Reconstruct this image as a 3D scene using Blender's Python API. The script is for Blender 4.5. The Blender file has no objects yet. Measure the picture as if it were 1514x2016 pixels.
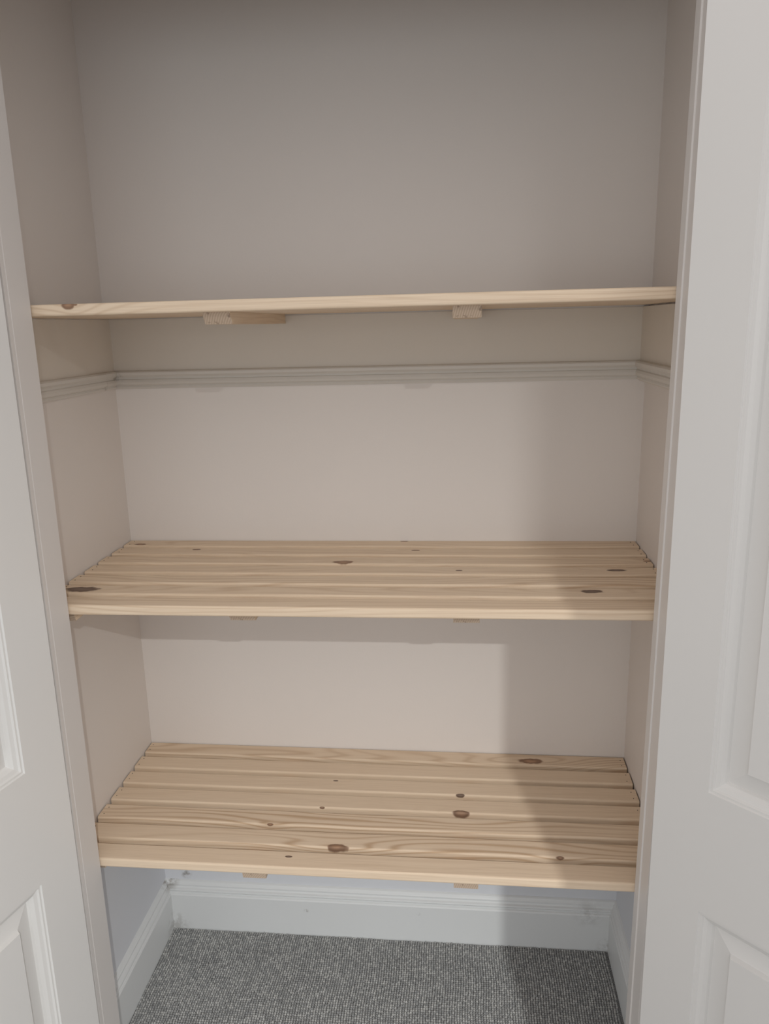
import bpy, bmesh, math, random
import numpy as np
from mathutils import Vector, Matrix

random.seed(7)
rng = np.random.default_rng(7)
scn = bpy.context.scene
COL = scn.collection

# ---------------------------------------------------------------- camera
# world: x right along the alcove, y into the alcove (back wall y = 0), z up, metres
CAM = Vector((0.66941, -1.46551, 1.32738))
YAW, PITCH, ROLL, FPX = 0.10197, 0.23624, -0.02333, 1530.9
F = Vector((-math.sin(YAW) * math.cos(PITCH), math.cos(YAW) * math.cos(PITCH), -math.sin(PITCH)))
R = Vector((math.cos(YAW), math.sin(YAW), 0.0))
U = R.cross(F)
R2 = R * math.cos(ROLL) + U * math.sin(ROLL)
U2 = U * math.cos(ROLL) - R * math.sin(ROLL)
cd = bpy.data.cameras.new('camera')
cd.sensor_fit = 'HORIZONTAL'
cd.sensor_width = 36.0
cd.lens = 36.0 * FPX / 1514.0
cd.clip_start = 0.02
cam = bpy.data.objects.new('camera', cd)
COL.objects.link(cam)
m = Matrix((R2, U2, -F)).transposed().to_4x4()
m.translation = CAM
cam.matrix_world = m
scn.camera = cam

# ---------------------------------------------------------------- light
vs = scn.view_settings
vs.view_transform = 'Standard'
vs.look = 'None'
vs.gamma = 1.0
vs.use_curve_mapping = False
vs.exposure = 0.0

world = bpy.data.worlds.new('room_light')
scn.world = world
world.use_nodes = True
bg = world.node_tree.nodes['Background']
bg.inputs['Color'].default_value = (1.0, 0.95, 0.93, 1)
bg.inputs['Strength'].default_value = 0.85


def area(name, loc, target, sx, sy, power, color):
    ld = bpy.data.lights.new(name, 'AREA')
    ld.shape = 'RECTANGLE'
    ld.size, ld.size_y = sx, sy
    ld.energy = power
    ld.color = color
    o = bpy.data.objects.new(name, ld)
    COL.objects.link(o)
    o.location = loc
    d = Vector(target) - Vector(loc)
    o.rotation_euler = d.to_track_quat('-Z', 'Y').to_euler()
    return o


# warm ceiling lamp of the landing, behind and right of the photographer
ld = bpy.data.lights.new('ceiling_lamp', 'SPOT')
ld.energy = 180
ld.spot_size = math.radians(161)
ld.spot_blend = 0.75
ld.color = (0.97, 0.98, 0.96)
ld.shadow_soft_size = 0.011
lo = bpy.data.objects.new('ceiling_lamp', ld)
COL.objects.link(lo)
lo.location = (1.34, -2.9, 2.25)
# daylight through the landing window, low and blue
area('window_light', (1.55, -4.2, 1.0), (0.5, 0, 0.4), 0.45, 1.0, 2.2, (0.35, 0.68, 1.0))
area('wide_fill_light', (-0.1, -4.3, 1.15), (0.5, 0, 0.7), 1.9, 1.3, 10, (0.80, 0.94, 1.0))  # added broad fill to brighten the lower walls and doors, not an actual window


# ---------------------------------------------------------------- materials
def new_mat(name):
    mt = bpy.data.materials.new(name)
    mt.use_nodes = True
    nt = mt.node_tree
    return mt, nt, nt.nodes['Principled BSDF']


class G:
    """tiny node-graph helper"""
    def __init__(s, nt):
        s.nt = nt

    def n(s, t, **kw):
        nd = s.nt.nodes.new(t)
        for k, v in kw.items():
            setattr(nd, k, v)
        return nd

    def put(s, sock, v):
        if isinstance(v, bpy.types.NodeSocket):
            s.nt.links.new(v, sock)
        else:
            sock.default_value = v

    def math(s, op, a, b=0.0, c=0.0, clamp=False):
        nd = s.n('ShaderNodeMath', operation=op)
        nd.use_clamp = clamp
        s.put(nd.inputs[0], a)
        s.put(nd.inputs[1], b)
        s.put(nd.inputs[2], c)
        return nd.outputs[0]

    def comb(s, x, y, z):
        nd = s.n('ShaderNodeCombineXYZ')
        for i, v in enumerate((x, y, z)):
            s.put(nd.inputs[i], v)
        return nd.outputs[0]

    def noise(s, vec, scale=1.0, detail=2.0, rough=0.5):
        nd = s.n('ShaderNodeTexNoise')
        s.put(nd.inputs['Vector'], vec)
        nd.inputs['Scale'].default_value = scale
        nd.inputs['Detail'].default_value = detail
        nd.inputs['Roughness'].default_value = rough
        return nd.outputs['Fac']

    def mix(s, f, a, b):
        nd = s.n('ShaderNodeMix', data_type='RGBA')
        s.put(nd.inputs[0], f)
        s.put(nd.inputs[6], a)
        s.put(nd.inputs[7], b)
        return nd.outputs[2]

    def step(s, v, lo, hi, a=0.0, b=1.0):
        nd = s.n('ShaderNodeMapRange', interpolation_type='SMOOTHSTEP')
        s.put(nd.inputs[0], v)
        nd.inputs[1].default_value = lo
        nd.inputs[2].default_value = hi
        nd.inputs[3].default_value = a
        nd.inputs[4].default_value = b
        return nd.outputs[0]

    def attr(s, name):
        nd = s.n('ShaderNodeAttribute', attribute_type='OBJECT', attribute_name=name)
        return nd.outputs['Fac']

    def bump(s, h, strength, dist):
        nd = s.n('ShaderNodeBump')
        nd.inputs['Strength'].default_value = strength
        nd.inputs['Distance'].default_value = dist
        s.put(nd.inputs['Height'], h)
        return nd.outputs['Normal']


def c4(r, g, b):
    return (r, g, b, 1.0)


def paint(name, col, rough=0.6, var=0.02, bump=0.15, bscale=260.0, dirt=None, low=None):
    """painted surface: faint roller texture, slight tone drift; dirt = list of (x, y, z, radius, strength)"""
    mt, nt, bs = new_mat(name)
    g = G(nt)
    geo = g.n('ShaderNodeNewGeometry').outputs['Position']
    big = g.noise(geo, 3.0, 3.0)
    c = g.mix(big, c4(*[v * (1 - var) for v in col]), c4(*[min(1, v * (1 + var)) for v in col]))
    if low:      # tint below height low[0], a light tone put into the paint colour
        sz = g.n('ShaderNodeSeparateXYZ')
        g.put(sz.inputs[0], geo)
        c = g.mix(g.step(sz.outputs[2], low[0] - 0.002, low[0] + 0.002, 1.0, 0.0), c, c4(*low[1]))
    if dirt:
        grit = g.noise(geo, 55.0, 4.0, 0.65)
        for (x, y, z, r, st) in dirt:
            vm = g.n('ShaderNodeVectorMath', operation='DISTANCE')
            g.put(vm.inputs[0], geo)
            vm.inputs[1].default_value = (x, y, z)
            near = g.step(vm.outputs['Value'], r * 0.15, r, 1.0, 0.0)
            mask = g.math('MULTIPLY', near, g.step(grit, 0.42, 0.62))
            c = g.mix(g.math('MULTIPLY', mask, st), c, c4(0.20, 0.17, 0.14))
    g.put(bs.inputs['Base Color'], c)
    bs.inputs['Roughness'].default_value = rough
    g.put(bs.inputs['Normal'], g.bump(g.noise(geo, bscale, 2.0), bump, 0.0006))
    return mt


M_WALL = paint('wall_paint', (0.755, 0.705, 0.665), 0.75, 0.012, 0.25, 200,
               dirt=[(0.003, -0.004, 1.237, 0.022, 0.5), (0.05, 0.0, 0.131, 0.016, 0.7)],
               low=(0.436, (0.735, 0.75, 0.785)))  # bluish light under the lowest shelf, painted into the wall colour
M_CREAM = paint('cream_wall_paint', (0.70, 0.64, 0.565), 0.7, 0.015, 0.25, 200)
M_CEIL = paint('ceiling_paint', (0.74, 0.73, 0.71), 0.85, 0.01, 0.15)
M_GLOSS = paint('door_gloss_paint', (0.775, 0.765, 0.745), 0.32, 0.006, 0.05, 90)
M_LINING = paint('lining_satin_paint', (0.735, 0.705, 0.68), 0.45, 0.02, 0.12, 120)
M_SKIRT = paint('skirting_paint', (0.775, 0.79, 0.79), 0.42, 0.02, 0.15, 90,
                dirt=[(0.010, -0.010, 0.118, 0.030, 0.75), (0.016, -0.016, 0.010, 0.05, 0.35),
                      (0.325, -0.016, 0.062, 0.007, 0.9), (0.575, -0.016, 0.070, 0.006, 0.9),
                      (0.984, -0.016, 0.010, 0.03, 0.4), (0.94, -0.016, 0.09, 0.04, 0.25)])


def pine(name):
    mt, nt, bs = new_mat(name)
    g = G(nt)
    tc = g.n('ShaderNodeTexCoord').outputs['Object']
    sp = g.n('ShaderNodeSeparateXYZ')
    g.put(sp.inputs[0], tc)
    x, y, z = sp.outputs
    seed = g.attr('seed')
    fig = g.attr('figure')
    # growth-ring field, stretched along the board
    low = g.noise(g.comb(g.math('ADD', g.math('MULTIPLY', x, 1.6), g.math('MULTIPLY', seed, 7.3)),
                         g.math('MULTIPLY', y, 14.0), g.math('ADD', g.math('MULTIPLY', z, 14.0), seed)), 1.0, 2.0, 0.45)
    ring = g.math('ADD', g.math('MULTIPLY', y, 62.0), g.math('MULTIPLY', z, 110.0))
    ring = g.math('ADD', ring, g.math('MULTIPLY', low, 9.0))
    kmask = 0.0
    kdark = 0.0
    for i in ('a', 'b'):
        kx, ky, kr = g.attr('knot_x_' + i), g.attr('knot_y_' + i), g.attr('knot_r_' + i)
        dx = g.math('SUBTRACT', x, kx)
        dy = g.math('SUBTRACT', y, ky)
        wob = g.noise(g.comb(g.math('MULTIPLY', x, 60.0), g.math('MULTIPLY', y, 90.0), seed), 1.0, 2.0)
        # grain swelling round the knot
        ex = g.math('POWER', g.math('DIVIDE', dx, g.math('MULTIPLY', kr, 9.0)), 2.0)
        ey = g.math('POWER', g.math('DIVIDE', dy, g.math('MULTIPLY', kr, 1.6)), 2.0)
        hump = g.math('EXPONENT', g.math('MULTIPLY', g.math('ADD', ex, ey), -1.0))
        ring = g.math('ADD', ring, g.math('MULTIPLY', hump, g.math('MULTIPLY', kr, 200.0)))
        # the knot itself, an ellipse
        qx = g.math('POWER', g.math('DIVIDE', dx, g.math('MULTIPLY', kr, 1.5)), 2.0)
        qy = g.math('POWER', g.math('DIVIDE', dy, g.math('MULTIPLY', kr, 0.62)), 2.0)
        qz = g.math('POWER', g.math('DIVIDE', z, g.math('MULTIPLY', kr, 1.1)), 2.0)
        d = g.math('SQRT', g.math('ADD', g.math('ADD', qx, qy), qz))
        d = g.math('ADD', d, g.math('MULTIPLY', g.math('SUBTRACT', wob, 0.5), 0.9))
        kmask = g.math('MAXIMUM', kmask, g.step(d, 0.75, 1.1, 1.0, 0.0))
        kdark = g.math('MAXIMUM', kdark, g.math('MULTIPLY', g.step(d, 0.1, 0.75), g.step(d, 0.75, 1.1, 1.0, 0.0)))
    s = g.math('SINE', g.math('MULTIPLY', ring, 6.28318))
    s = g.math('MULTIPLY_ADD', s, 0.5, 0.5)
    late = g.math('POWER', s, 3.0)
    patch = g.step(g.noise(g.comb(g.math('MULTIPLY', x, 1.3), g.math('MULTIPLY', y, 8.0), g.math('MULTIPLY', seed, 3.1)), 1.0, 1.0), 0.32, 0.68, 0.25, 1.0)
    late = g.math('MULTIPLY', g.math('MULTIPLY', late, patch), fig)
    fib = g.noise(g.comb(g.math('MULTIPLY', x, 9.0), g.math('MULTIPLY', y, 700.0), g.math('ADD', g.math('MULTIPLY', z, 700.0), seed)), 1.0, 2.0, 0.6)
    tone = g.noise(g.comb(g.math('MULTIPLY', x, 2.0), g.math('MULTIPLY', y, 12.0), g.math('MULTIPLY', seed, 5.7)), 1.0, 2.0)
    base = g.mix(tone, c4(0.765, 0.605, 0.445), c4(0.82, 0.672, 0.51))
    c = g.mix(g.math('MULTIPLY', late, 0.62), base, c4(0.43, 0.255, 0.125))
    c = g.mix(g.math('MULTIPLY', g.step(fib, 0.42, 0.72), 0.22), c, c4(0.47, 0.31, 0.20))
    kcol = g.mix(g.attr('knot_dark'), c4(0.40, 0.22, 0.125), c4(0.115, 0.075, 0.06))
    c = g.mix(g.math('MULTIPLY', kmask, 0.85), c, kcol)
    c = g.mix(g.math('MULTIPLY', kdark, 0.6), c, c4(0.13, 0.075, 0.05))
    g.put(bs.inputs['Base Color'], c)
    bs.inputs['Roughness'].default_value = 0.55
    bs.inputs['Specular IOR Level'].default_value = 0.3
    g.put(bs.inputs['Normal'], g.bump(g.math('ADD', fib, g.math('MULTIPLY', late, 0.6)), 0.25, 0.0004))
    return mt


M_PINE = pine('pine')


def end_grain():
    mt, nt, bs = new_mat('pine_end_grain')
    g = G(nt)
    tc = g.n('ShaderNodeTexCoord').outputs['Object']
    sp = g.n('ShaderNodeSeparateXYZ')
    g.put(sp.inputs[0], tc)
    x, y, z = sp.outputs
    seed = g.attr('seed')
    cx = g.math('ADD', x, g.math('MULTIPLY_ADD', seed, -0.02, -0.02))
    cz = g.math('ADD', z, 0.055)
    r = g.math('SQRT', g.math('ADD', g.math('POWER', cx, 2.0), g.math('POWER', cz, 2.0)))
    s = g.math('MULTIPLY_ADD', g.math('SINE', g.math('MULTIPLY', r, 1900.0)), 0.5, 0.5)
    c = g.mix(g.math('MULTIPLY', s, 0.6), c4(0.62, 0.49, 0.375), c4(0.42, 0.30, 0.21))
    c = g.mix(g.math('MULTIPLY', g.step(g.noise(tc, 120.0, 3.0), 0.6, 0.68), 0.5), c, c4(0.15, 0.09, 0.06))
    g.put(bs.inputs['Base Color'], c)
    bs.inputs['Roughness'].default_value = 0.8
    return mt


M_END = end_grain()


def carpet(name, bumpy):
    mt, nt, bs = new_mat(name)
    g = G(nt)
    geo = g.n('ShaderNodeNewGeometry').outputs['Position']
    big = g.noise(geo, 14.0, 3.0)
    fine = g.noise(geo, 420.0, 3.0, 0.7)
    c = g.mix(big, c4(0.31, 0.315, 0.315), c4(0.39, 0.395, 0.395))
    if bumpy:
        c = g.mix(g.step(fine, 0.35, 0.7), g.mix(0.5, c, c4(0.09, 0.088, 0.083)), c)
        sp = g.n('ShaderNodeSeparateXYZ')
        g.put(sp.inputs[0], geo)
        k = 2 * math.pi / PITCH_LOOP
        h = g.math('MULTIPLY', g.math('COSINE', g.math('MULTIPLY', sp.outputs[0], k)), g.math('COSINE', g.math('MULTIPLY', sp.outputs[1], k)))
        g.put(bs.inputs['Normal'], g.bump(h, 0.8, 0.0015))
    else:
        at = g.n('ShaderNodeAttribute', attribute_type='GEOMETRY', attribute_name='tone').outputs['Fac']
        c = g.mix(g.step(at, 0.0, 1.0, 0.0, 0.5), c, c4(0.78, 0.78, 0.75))
        c = g.mix(g.step(fine, 0.45, 0.75, 0.0, 0.35), c, c4(0.12, 0.118, 0.112))
        g.put(bs.inputs['Normal'], g.bump(fine, 0.6, 0.0008))
    g.put(bs.inputs['Base Color'], c)
    bs.inputs['Roughness'].default_value = 0.95
    bs.inputs['Specular IOR Level'].default_value = 0.1
    return mt


PITCH_LOOP = 0.0052
M_CARPET = carpet('carpet_backing', True)
M_PILE = carpet('carpet_loop', False)

M_STEEL, _nt, _bs = new_mat('nail_steel')
_bs.inputs['Base Color'].default_value = (0.10, 0.085, 0.07, 1)
_bs.inputs['Metallic'].default_value = 0.6
_bs.inputs['Roughness'].default_value = 0.5


# ---------------------------------------------------------------- mesh helpers
def link(name, me, parent=None, loc=None):
    o = bpy.data.objects.new(name, me)
    COL.objects.link(o)
    if parent is not None:
        o.parent = parent
    if loc is not None:
        o.location = loc
    return o


def mesh_from(name, verts, faces, mats, smooth=False, fmat=None):
    me = bpy.data.meshes.new(name)
    me.from_pydata(verts, [], faces)
    for mm in (mats if isinstance(mats, (list, tuple)) else [mats]):
        me.materials.append(mm)
    if fmat:
        me.polygons.foreach_set('material_index', fmat)
    bm = bmesh.new()
    bm.from_mesh(me)
    bmesh.ops.recalc_face_normals(bm, faces=bm.faces)
    bm.to_mesh(me)
    bm.free()
    if smooth:
        me.polygons.foreach_set('use_smooth', [True] * len(me.polygons))
    me.update()
    return me


def box_mesh(name, x0, x1, y0, y1, z0, z1, mat, bevel=0.0, seg=2):
    bm = bmesh.new()
    vs_ = [bm.verts.new(p) for p in ((x0, y0, z0), (x1, y0, z0), (x1, y1, z0), (x0, y1, z0),
                                     (x0, y0, z1), (x1, y0, z1), (x1, y1, z1), (x0, y1, z1))]
    for f in ((0, 3, 2, 1), (4, 5, 6, 7), (0, 1, 5, 4), (1, 2, 6, 5), (2, 3, 7, 6), (3, 0, 4, 7)):
        bm.faces.new([vs_[i] for i in f])
    if bevel:
        bmesh.ops.bevel(bm, geom=bm.edges[:], offset=bevel, segments=seg, affect='EDGES', profile=0.5)
    me = bpy.data.meshes.new(name)
    bm.to_mesh(me)
    bm.free()
    me.materials.append(mat)
    return me


def struct(name, me):
    o = link(name, me)
    o['kind'] = 'structure'
    return o


def sweep(name, prof, frames, mat):
    """prof: list of (out, z); frames: function per station giving Vector for (out, z)"""
    V, Fc = [], []
    n = len(prof)
    for fr in frames:
        V += [tuple(fr(p)) for p in prof]
    for s in range(len(frames) - 1):
        for i in range(n):
            a, b = s * n + i, s * n + (i + 1) % n
            Fc.append((a, b, b + n, a + n))
    Fc.append(tuple(range(n)))
    Fc.append(tuple(range((len(frames) - 1) * n, len(frames) * n)))
    return mesh_from(name, V, Fc, mat)


# ---------------------------------------------------------------- main numbers
P, W, T = 0.05559, 0.04109, 0.0165           # slat pitch, width, thickness
Z_LOW, Z_MID, Z_TOP = 0.4600, 0.9140, 1.3660  # top faces of the three shelves
H = 2.25                                      # ceiling height
YB = -0.380                                   # back edge of the door lining
JL, JR = 0.0610, 0.9430                       # lining faces
ROOM_X0, ROOM_X1, ROOM_Y = -1.2, 2.4, -4.6

# ---------------------------------------------------------------- shell
struct('floor', box_mesh('floor', ROOM_X0, ROOM_X1, ROOM_Y, 0.10, -0.12, -0.002, M_CARPET))
struct('ceiling', box_mesh('ceiling', -0.12, 1.12, -0.42, 0.10, H, H + 0.1, M_CEIL))
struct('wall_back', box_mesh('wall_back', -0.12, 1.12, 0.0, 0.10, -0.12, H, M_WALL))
# side walls: lower part comes forward a little, the part above the top shelf sits back
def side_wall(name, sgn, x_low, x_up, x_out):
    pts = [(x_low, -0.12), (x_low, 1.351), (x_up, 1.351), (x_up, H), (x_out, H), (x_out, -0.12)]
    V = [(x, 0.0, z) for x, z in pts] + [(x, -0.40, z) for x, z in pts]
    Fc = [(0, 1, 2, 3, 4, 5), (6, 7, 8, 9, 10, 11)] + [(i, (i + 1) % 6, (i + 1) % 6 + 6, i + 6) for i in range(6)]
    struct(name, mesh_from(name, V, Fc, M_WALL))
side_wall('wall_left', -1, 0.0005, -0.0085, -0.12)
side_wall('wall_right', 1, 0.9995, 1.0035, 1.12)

# wall the cupboard is built into: nibs each side and the head above the opening
def nib(x0, x1, y0):
    return [(x0, y0), (x1, y0), (x1, YB), (x0, YB)]
V, Fc = [], []
for (x0, x1, y0, z0, z1) in ((ROOM_X0, 0.047, -0.434, -0.12, 2.6), (0.962, ROOM_X1, -0.410, -0.12, 2.6), (0.047, 0.962, -0.425, 1.80, 2.6)):
    b = len(V)
    V += [(x, y, z) for z in (z0, z1) for x, y in nib(x0, x1, y0)]
    Fc += [tuple(b + i for i in f) for f in ((0, 3, 2, 1), (4, 5, 6, 7), (0, 1, 5, 4), (1, 2, 6, 5), (2, 3, 7, 6), (3, 0, 4, 7))]
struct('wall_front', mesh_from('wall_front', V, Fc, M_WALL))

# two unseen posts added behind the photographer to shade the shelves' right end
struct('shadow_post_1', box_mesh('shadow_post_1', 1.0865, 1.178, -1.65, -1.56, -0.002, 1.60, M_GLOSS, 0.004))
struct('shadow_post_2', box_mesh('shadow_post_2', 1.236, 1.280, -2.35, -2.28, -0.002, 2.20, M_GLOSS, 0.004))

# ---------------------------------------------------------------- skirting
SK = [(0.0, 0.0), (0.0165, 0.0), (0.0165, 0.0905), (0.0150, 0.0935), (0.0125, 0.0945), (0.0125, 0.0985), (0.0140, 0.1010),
      (0.0130, 0.1035), (0.0095, 0.1055), (0.0080, 0.1085), (0.0085, 0.1125), (0.0065, 0.1150), (0.0045, 0.1185), (0.0010, 0.1205), (0.0, 0.1205)]
SKB = [(max(a, 0.0), b - 0.004) for a, b in SK]
struct('baseboard_back', sweep('baseboard_back', SKB, [lambda p, x=0.0, s=1: Vector((x + s * p[0], -p[0], p[1])),
                                                       lambda p, x=1.0, s=-1: Vector((x + s * p[0], -p[0], p[1]))], M_SKIRT))
struct('baseboard_left', sweep('baseboard_left', SKB, [lambda p: Vector((p[0], -p[0], p[1])), lambda p: Vector((p[0], YB, p[1]))], M_SKIRT))
struct('baseboard_right', sweep('baseboard_right', SKB, [lambda p: Vector((1 - p[0], -p[0], p[1])), lambda p: Vector((1 - p[0], YB, p[1]))], M_SKIRT))

# ---------------------------------------------------------------- dado rail and the boards between it and the top shelf
RL = [(0.0, 1.2180), (0.0035, 1.2185), (0.0050, 1.2215), (0.0040, 1.2240), (0.0075, 1.2265), (0.0088, 1.2310), (0.0075, 1.2350),
      (0.0050, 1.2365), (0.0065, 1.2400), (0.0105, 1.2440), (0.0110, 1.2490), (0.0085, 1.2515), (0.0, 1.2525)]
XR = 0.9890
def paint_rail():
    return paint('old_rail_paint', (0.665, 0.63, 0.58), 0.55, 0.05, 0.5, 70,
                 dirt=[(0.004, -0.006, 1.240, 0.020, 0.8), (0.01, -0.05, 1.225, 0.02, 0.4)])
M_RAIL = paint_rail()
struct('trim_1', sweep('trim_1', RL, [lambda p: Vector((p[0], -p[0], p[1])), lambda p: Vector((XR - p[0], -p[0], p[1] + 0.003))], M_RAIL))
struct('trim_2', sweep('trim_2', RL, [lambda p: Vector((p[0], -p[0], p[1])), lambda p: Vector((p[0], YB, p[1]))], M_RAIL))
struct('trim_3', sweep('trim_3', RL, [lambda p: Vector((XR - p[0], -p[0], p[1] + 0.003)), lambda p: Vector((XR - p[0], YB, p[1] + 0.003))], M_RAIL))
struct('trim_4', box_mesh('trim_4', XR, 0.9995, YB, -0.0005, 1.2190, 1.3485, M_CREAM))
struct('trim_5', box_mesh('trim_5', 0.0005, 0.0022, YB, -0.0005, 1.2500, 1.3485, M_CREAM))
struct('trim_6', box_mesh('trim_6', 0.0022, XR, -0.0015, 0.0, 1.2500, 1.3485, M_CREAM))

# ---------------------------------------------------------------- door lining: face with a door stop step
def lining(name, face, sgn, y_stop, y_front, step, lean):
    # plan outline, swept up; sgn = +1 when the solid lies towards -x
    pl = [(face, YB), (face, y_stop), (face - sgn * step, y_stop - 0.0015), (face - sgn * step, y_front),
          (face - sgn * 0.014 - sgn * step, y_front), (face - sgn * 0.018 - sgn * step, YB)]
    V = []
    for z in (-0.001, 1.80):
        V += [(x + lean * (z - 1.0), y, z) for x, y in pl]
    n = len(pl)
    Fc = [tuple(range(n)), tuple(range(n, 2 * n))] + [(i, (i + 1) % n, (i + 1) % n + n, i + n) for i in range(n)]
    struct(name, mesh_from(name, V, Fc, M_LINING))
lining('trim_7', JL, 1, -0.4300, -0.4400, 0.0006, 0.0)
lining('trim_8', 0.9450, -1, -0.4030, -0.4450, 0.0020, 0.0068)
struct('trim_9', box_mesh('trim_9', JL - 0.003, JR + 0.012, -0.44, YB, 1.782, 1.80, M_LINING))

# ---------------------------------------------------------------- doors
DW, DH, DT = 0.445, 1.780, 0.035
DZ0 = 0.008
STILE = 0.0755
PROWS = [(0.150, 0.5270), (0.7125, 1.690)]
MOULD = [(0.0, 0.0), (0.0015, -0.0022), (0.0045, -0.0022), (0.0065, -0.0048), (0.0120, -0.0065), (0.0165, -0.0110), (0.0185, -0.0150)]
FIELD = [(0.0185, -0.0150), (0.0448, -0.0095), (0.0475, -0.0030)]


def rings(u0, u1, z0, z1, prof, cap, back=None):
    V, Fc = [], []
    for o, d in prof:
        V += [(u0 + o, d, z0 + o), (u1 - o, d, z0 + o), (u1 - o, d, z1 - o), (u0 + o, d, z1 - o)]
    for s in range(len(prof) - 1):
        for i in range(4):
            a, b = s * 4 + i, s * 4 + (i + 1) % 4
            Fc.append((a, b, b + 4, a + 4))
    k = (len(prof) - 1) * 4
    if cap:
        Fc.append((k, k + 1, k + 2, k + 3))
    if back is not None:
        o = prof[0][0]
        b = len(V)
        V += [(u0 + o, back, z0 + o), (u1 - o, back, z0 + o), (u1 - o, back, z1 - o), (u0 + o, back, z1 - o)]
        for i in range(4):
            j = (i + 1) % 4
            Fc.append((i, j, b + j, b + i))
        if cap:
            Fc.append((b, b + 1, b + 2, b + 3))
        else:
            b2 = len(V)
            o2 = prof[-1][0]
            V += [(u0 + o2, back, z0 + o2), (u1 - o2, back, z0 + o2), (u1 - o2, back, z1 - o2), (u0 + o2, back, z1 - o2)]
            for i in range(4):
                j = (i + 1) % 4
                Fc.append((b + i, b + j, b2 + j, b2 + i))
                Fc.append((k + i, k + j, b2 + j, b2 + i))
    return V, Fc


def door(name, hinge, ang, mirror, s0):
    """local frame: +u away from the hinge, local y = depth (inner face at 0, body towards -y)"""
    root = bpy.data.objects.new(name, None)
    COL.objects.link(root)
    root['kind'] = 'structure'
    root.location = (hinge[0], hinge[1], 0.0)
    root.rotation_euler = (0, 0, ang)
    sg = -1 if mirror else 1
    def mk(nm, V, Fc, mat=M_GLOSS):
        V = [(x, sg * y, z) for x, y, z in V]
        return link(nm, mesh_from(nm, V, Fc, mat), root)
    def slab(nm, u0, u1, z0, z1):
        me = box_mesh(nm, u0, u1, -DT if not mirror else 0.0, 0.0 if not mirror else DT, z0, z1, M_GLOSS)
        return link(nm, me, root)
    z0, z1 = DZ0, DZ0 + DH
    st = s0 + STILE
    body_h = slab('stile', s0, st, z0, z1)
    slab('stile', s0 + DW - STILE, s0 + DW, z0, z1)
    slab('rail', st, s0 + DW - STILE, z0, PROWS[0][0])
    slab('rail', st, s0 + DW - STILE, PROWS[0][1], PROWS[1][0])
    slab('rail', st, s0 + DW - STILE, PROWS[1][1], z1)
    for a, b in PROWS:
        mk('moulding', *rings(st, s0 + DW - STILE, a, b, MOULD, False, -DT + 0.008))
        mk('panel', *rings(st, s0 + DW - STILE, a, b, FIELD, True, -DT + 0.012))
    return root


# left door: direction away from hinge (-sin14, -cos14); right door: (sin46, -cos46)
a = math.radians(14)
dl = door('door_1', (0.061, -0.460), math.atan2(-math.cos(a), -math.sin(a)), False, -0.0105)
a = math.radians(46)
dr = door('door_2', (0.943, -0.460), math.atan2(-math.cos(a), math.sin(a)), True, -0.0020)

# ---------------------------------------------------------------- pine shelves
def slat_mesh(name, L):
    """rounded-edge board, x 0..L, centred on y, top at z=0"""
    w, t, r = W / 2, T, 0.0032
    pr = []
    for cx_, cz_, a0 in ((w - r, -r, 90), (-(w - r), -r, 180), (-(w - r), -(t - r), 270), (w - r, -(t - r), 0)):
        a0 = {90: 0, 180: 90, 270: 180, 0: 270}[a0]
        for k in range(4):
            a_ = math.radians(a0 + 30 * k)
            pr.append((cx_ + r * math.cos(a_), cz_ + r * math.sin(a_)))
    n = len(pr)
    V = [(x, y, z) for x in (0.0, L) for y, z in pr]
    Fc = [(i, (i + 1) % n, (i + 1) % n + n, i + n) for i in range(n)] + [tuple(range(n)), tuple(range(n, 2 * n))]
    me = mesh_from(name, V, Fc, [M_PINE])
    return me


def bearer_mesh(name, w, depth, b=0.010):
    """runs front to back: front end at y=-depth with a bevelled lower corner, top at z=0"""
    pr = [(0.0, 0.0), (-depth, 0.0), (-depth, -0.0035), (-depth + b, -T), (0.0, -T)]
    n = len(pr)
    V = [(x, y, z) for x in (0.0, w) for y, z in pr]
    Fc = [(i, (i + 1) % n, (i + 1) % n + n, i + n) for i in range(n)] + [tuple(range(n)), tuple(range(n, 2 * n))]
    fm = [0, 1, 1, 0, 0, 0, 0]
    return mesh_from(name, V, Fc, [M_PINE_Y, M_END], fmat=fm)


def pine_y():
    """the same pine with the grain running front to back"""
    mt = M_PINE.copy()
    mt.name = 'pine_cross'
    nt = mt.node_tree
    tc = next(n for n in nt.nodes if n.type == 'TEX_COORD')
    sp = next(n for n in nt.nodes if n.type == 'SEPXYZ')
    mp = nt.nodes.new('ShaderNodeMapping')
    mp.inputs['Rotation'].default_value = (0, 0, math.pi / 2)
    nt.links.new(tc.outputs['Object'], mp.inputs['Vector'])
    nt.links.new(mp.outputs['Vector'], sp.inputs[0])
    return mt


M_PINE_Y = pine_y()
SM = slat_mesh('slat', 0.994)
BM_TOP = bearer_mesh('bevelled_bearer', 0.0400, 0.356)
BM = bearer_mesh('bearer', 0.0400, 0.366, 0.003)
BMS = bearer_mesh('side_bearer', 0.056, 0.360, 0.004)
bmn = bmesh.new()
bmesh.ops.create_cone(bmn, cap_ends=True, segments=10, radius1=0.0010, radius2=0.0008, depth=0.0012)
NM = bpy.data.meshes.new('nail')
bmn.to_mesh(NM)
bmn.free()
NM.materials.append(M_STEEL)


def knots(o, fig, ka=None, kb=None, dark=0.3):
    o['figure'] = float(fig)
    o['knot_dark'] = float(dark)
    for t_, kk in (('a', ka), ('b', kb)):
        kk = kk or (-5.0, 0.0, 0.004)
        o['knot_x_' + t_], o['knot_y_' + t_], o['knot_r_' + t_] = (float(v) for v in kk)


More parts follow.
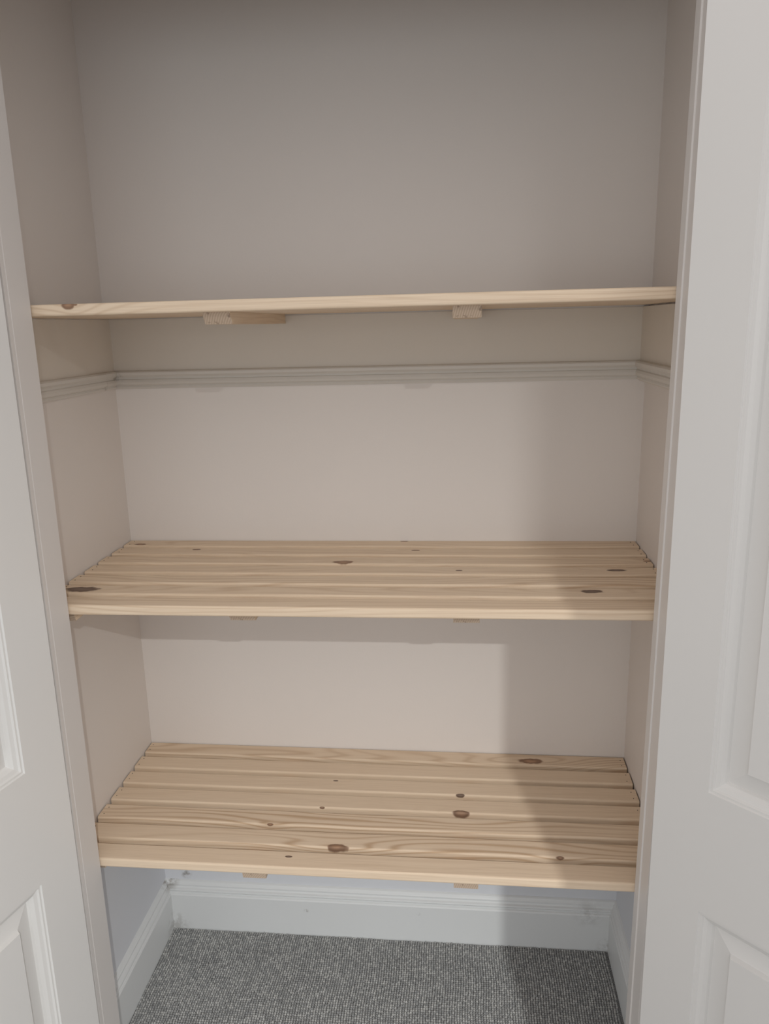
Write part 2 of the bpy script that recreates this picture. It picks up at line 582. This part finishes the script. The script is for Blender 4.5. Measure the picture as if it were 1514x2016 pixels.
E0 = W / 2
FIG = {
    'low': [(0.9, (0.806, -0.006, 0.017), (0.49, 0.031, 0.011), -0.35), (0.12, None, None, 0.3), (0.22, (0.420, 0.011, 0.0036), (0.664, -0.0205, 0.0055), 1.0),
            (0.22, (0.664, -0.0200, 0.0105), (0.408, -0.0205, 0.0036), 0.35), (1.0, (0.324, -0.0205, 0.0038), (0.45, 0.030, 0.010), 0.2),
            (1.0, (0.455, -0.0190, 0.0115), (0.83, -0.0205, 0.005), 0.15), (0.2, (0.377, 0.006, 0.0040), None, 0.9)],
    'mid': [(0.5, (0.030, -0.010, 0.0085), (0.554, 0.014, 0.005), 0.15), (0.45, (0.157, 0.010, 0.0060), (0.580, 0.008, 0.0055), 0.5),
            (0.7, (0.455, -0.012, 0.0130), (0.99, 0.0, 0.006), 0.05), (0.5, (0.925, 0.003, 0.0100), (0.661, -0.002, 0.0040), 1.0),
            (1.1, (0.22, 0.034, 0.012), (0.30, -0.034, 0.012), 0.1), (0.5, (0.868, 0.006, 0.0125), (0.040, -0.002, 0.0200), 1.0), (0.45, None, None, 0.3)],
    'top': [(0.5, None, None, 0.3)] * 6 + [(0.55, (0.112, -0.0205, 0.0075), (0.123, -0.0205, 0.003), 0.0)],
}


def shelf(key, z, label, group, yaw=0.0, roll=0.0):
    root = bpy.data.objects.new('slatted_shelf', None)
    COL.objects.link(root)
    root['label'] = label
    root['category'] = 'shelf'
    root['group'] = group
    root.location = (0.003, 0.0, z)
    root.rotation_euler = (0, roll, yaw)
    for k in range(7):
        o = link('slat', SM, root, (random.uniform(-0.0008, 0.0008), -k * P - W / 2 - 0.0015, 0.0))
        o['seed'] = float({'low': 1, 'mid': 11, 'top': 21}[key] + k * 1.37)
        fg, ka, kb, dk = FIG[key][k]
        knots(o, fg, ka, kb, dk)
        if key != 'top':
            for nx in (0.008, 0.986):
                for ny in (-0.010, 0.009):
                    link('nail', NM, o, (nx + random.uniform(-0.002, 0.002), ny + random.uniform(-0.002, 0.002), 0.0))
    for x in ((0.2995, 0.6535) if key == 'low' else (0.3035, 0.6520) if key == 'mid' else (0.3000, 0.6535)):
        o = link('bearer', BM if key == 'low' else BM_TOP, root, (x, -0.0015, -T))
        o['seed'] = x * 9 + z
        knots(o, 0.5)
    if key != 'top':
        for i, x in enumerate((-0.0015, 0.9535)):
            o = link('bearer', BMS if i == 0 else BM_TOP, root, (x, -0.0015, -T))
            o['seed'] = x * 5 + z
            knots(o, 0.5)
    return root


GRP = 'slatted pine shelves in the cupboard'
shelf('low', Z_LOW, 'lowest slatted pine shelf just above the skirting and grey carpet', GRP, 0.0, 0.0015)
shelf('mid', Z_MID, 'middle slatted pine shelf with dark knots at both ends', GRP, 0.004, -0.002)
shelf('top', Z_TOP, 'highest slatted pine shelf at eye level, seen edge on above the dado rail', GRP, 0.0, -0.002)

# ---------------------------------------------------------------- carpet loops
def carpet_pile():
    p = PITCH_LOOP
    xs = np.arange(0.0195, 0.981, p)
    ys = np.arange(-0.0200, -0.95, -p)
    X, Y = np.meshgrid(xs, ys)
    X, Y = X.ravel(), Y.ravel()
    keep = (Y > YB) | ((X > 0.07) & (X < 0.93))
    X, Y = X[keep], Y[keep]
    n = len(X)
    X = X + rng.normal(0, p * 0.06, n) + 0.0012 * np.sin(Y * 40)
    Y = Y + rng.normal(0, p * 0.06, n) + 0.0012 * np.sin(X * 33)
    r = p * (0.50 + rng.normal(0, 0.03, n))
    h = 0.0036 + rng.normal(0, 0.0005, n)
    k = 6
    ang = np.arange(k) * 2 * np.pi / k
    V = np.zeros((n, 2 * k + 1, 3))
    for ring, (rr, zz) in enumerate(((1.0, 0.0), (0.72, 0.72))):
        V[:, ring * k:(ring + 1) * k, 0] = X[:, None] + r[:, None] * rr * np.cos(ang)[None] * 0.95
        V[:, ring * k:(ring + 1) * k, 1] = Y[:, None] + r[:, None] * rr * np.sin(ang)[None] * 1.05
        V[:, ring * k:(ring + 1) * k, 2] = -0.002 + h[:, None] * zz
    V[:, 2 * k, 0], V[:, 2 * k, 1], V[:, 2 * k, 2] = X, Y, -0.002 + h
    quads = np.array([[i, (i + 1) % k, (i + 1) % k + k, i + k] for i in range(k)])
    tris = np.array([[i + k, (i + 1) % k + k, 2 * k] for i in range(k)])
    base = (np.arange(n) * (2 * k + 1))[:, None, None]
    Q = (quads[None] + base).reshape(-1, 4)
    Tt = (tris[None] + base).reshape(-1, 3)
    me = bpy.data.meshes.new('carpet_pile')
    me.vertices.add(n * (2 * k + 1))
    me.vertices.foreach_set('co', V.ravel())
    nl = Q.size + Tt.size
    me.loops.add(nl)
    me.loops.foreach_set('vertex_index', np.concatenate([Q.ravel(), Tt.ravel()]).astype(np.int32))
    npoly = len(Q) + len(Tt)
    me.polygons.add(npoly)
    starts = np.concatenate([np.arange(len(Q)) * 4, Q.size + np.arange(len(Tt)) * 3]).astype(np.int32)
    me.polygons.foreach_set('loop_start', starts)
    me.polygons.foreach_set('use_smooth', np.ones(npoly, dtype=bool))
    me.update(calc_edges=True)
    me.validate()
    at = me.attributes.new('tone', 'FLOAT', 'POINT')
    tone = np.clip(rng.random(n) ** 1.3, 0, 1)
    at.data.foreach_set('value', np.repeat(tone, 2 * k + 1).astype(np.float32))
    me.materials.append(M_PILE)
    o = link('carpet_pile', me)
    o['kind'] = 'stuff'
    o['label'] = 'grey woven loop pile of the carpet on the cupboard floor'
    o['category'] = 'carpet'


carpet_pile()
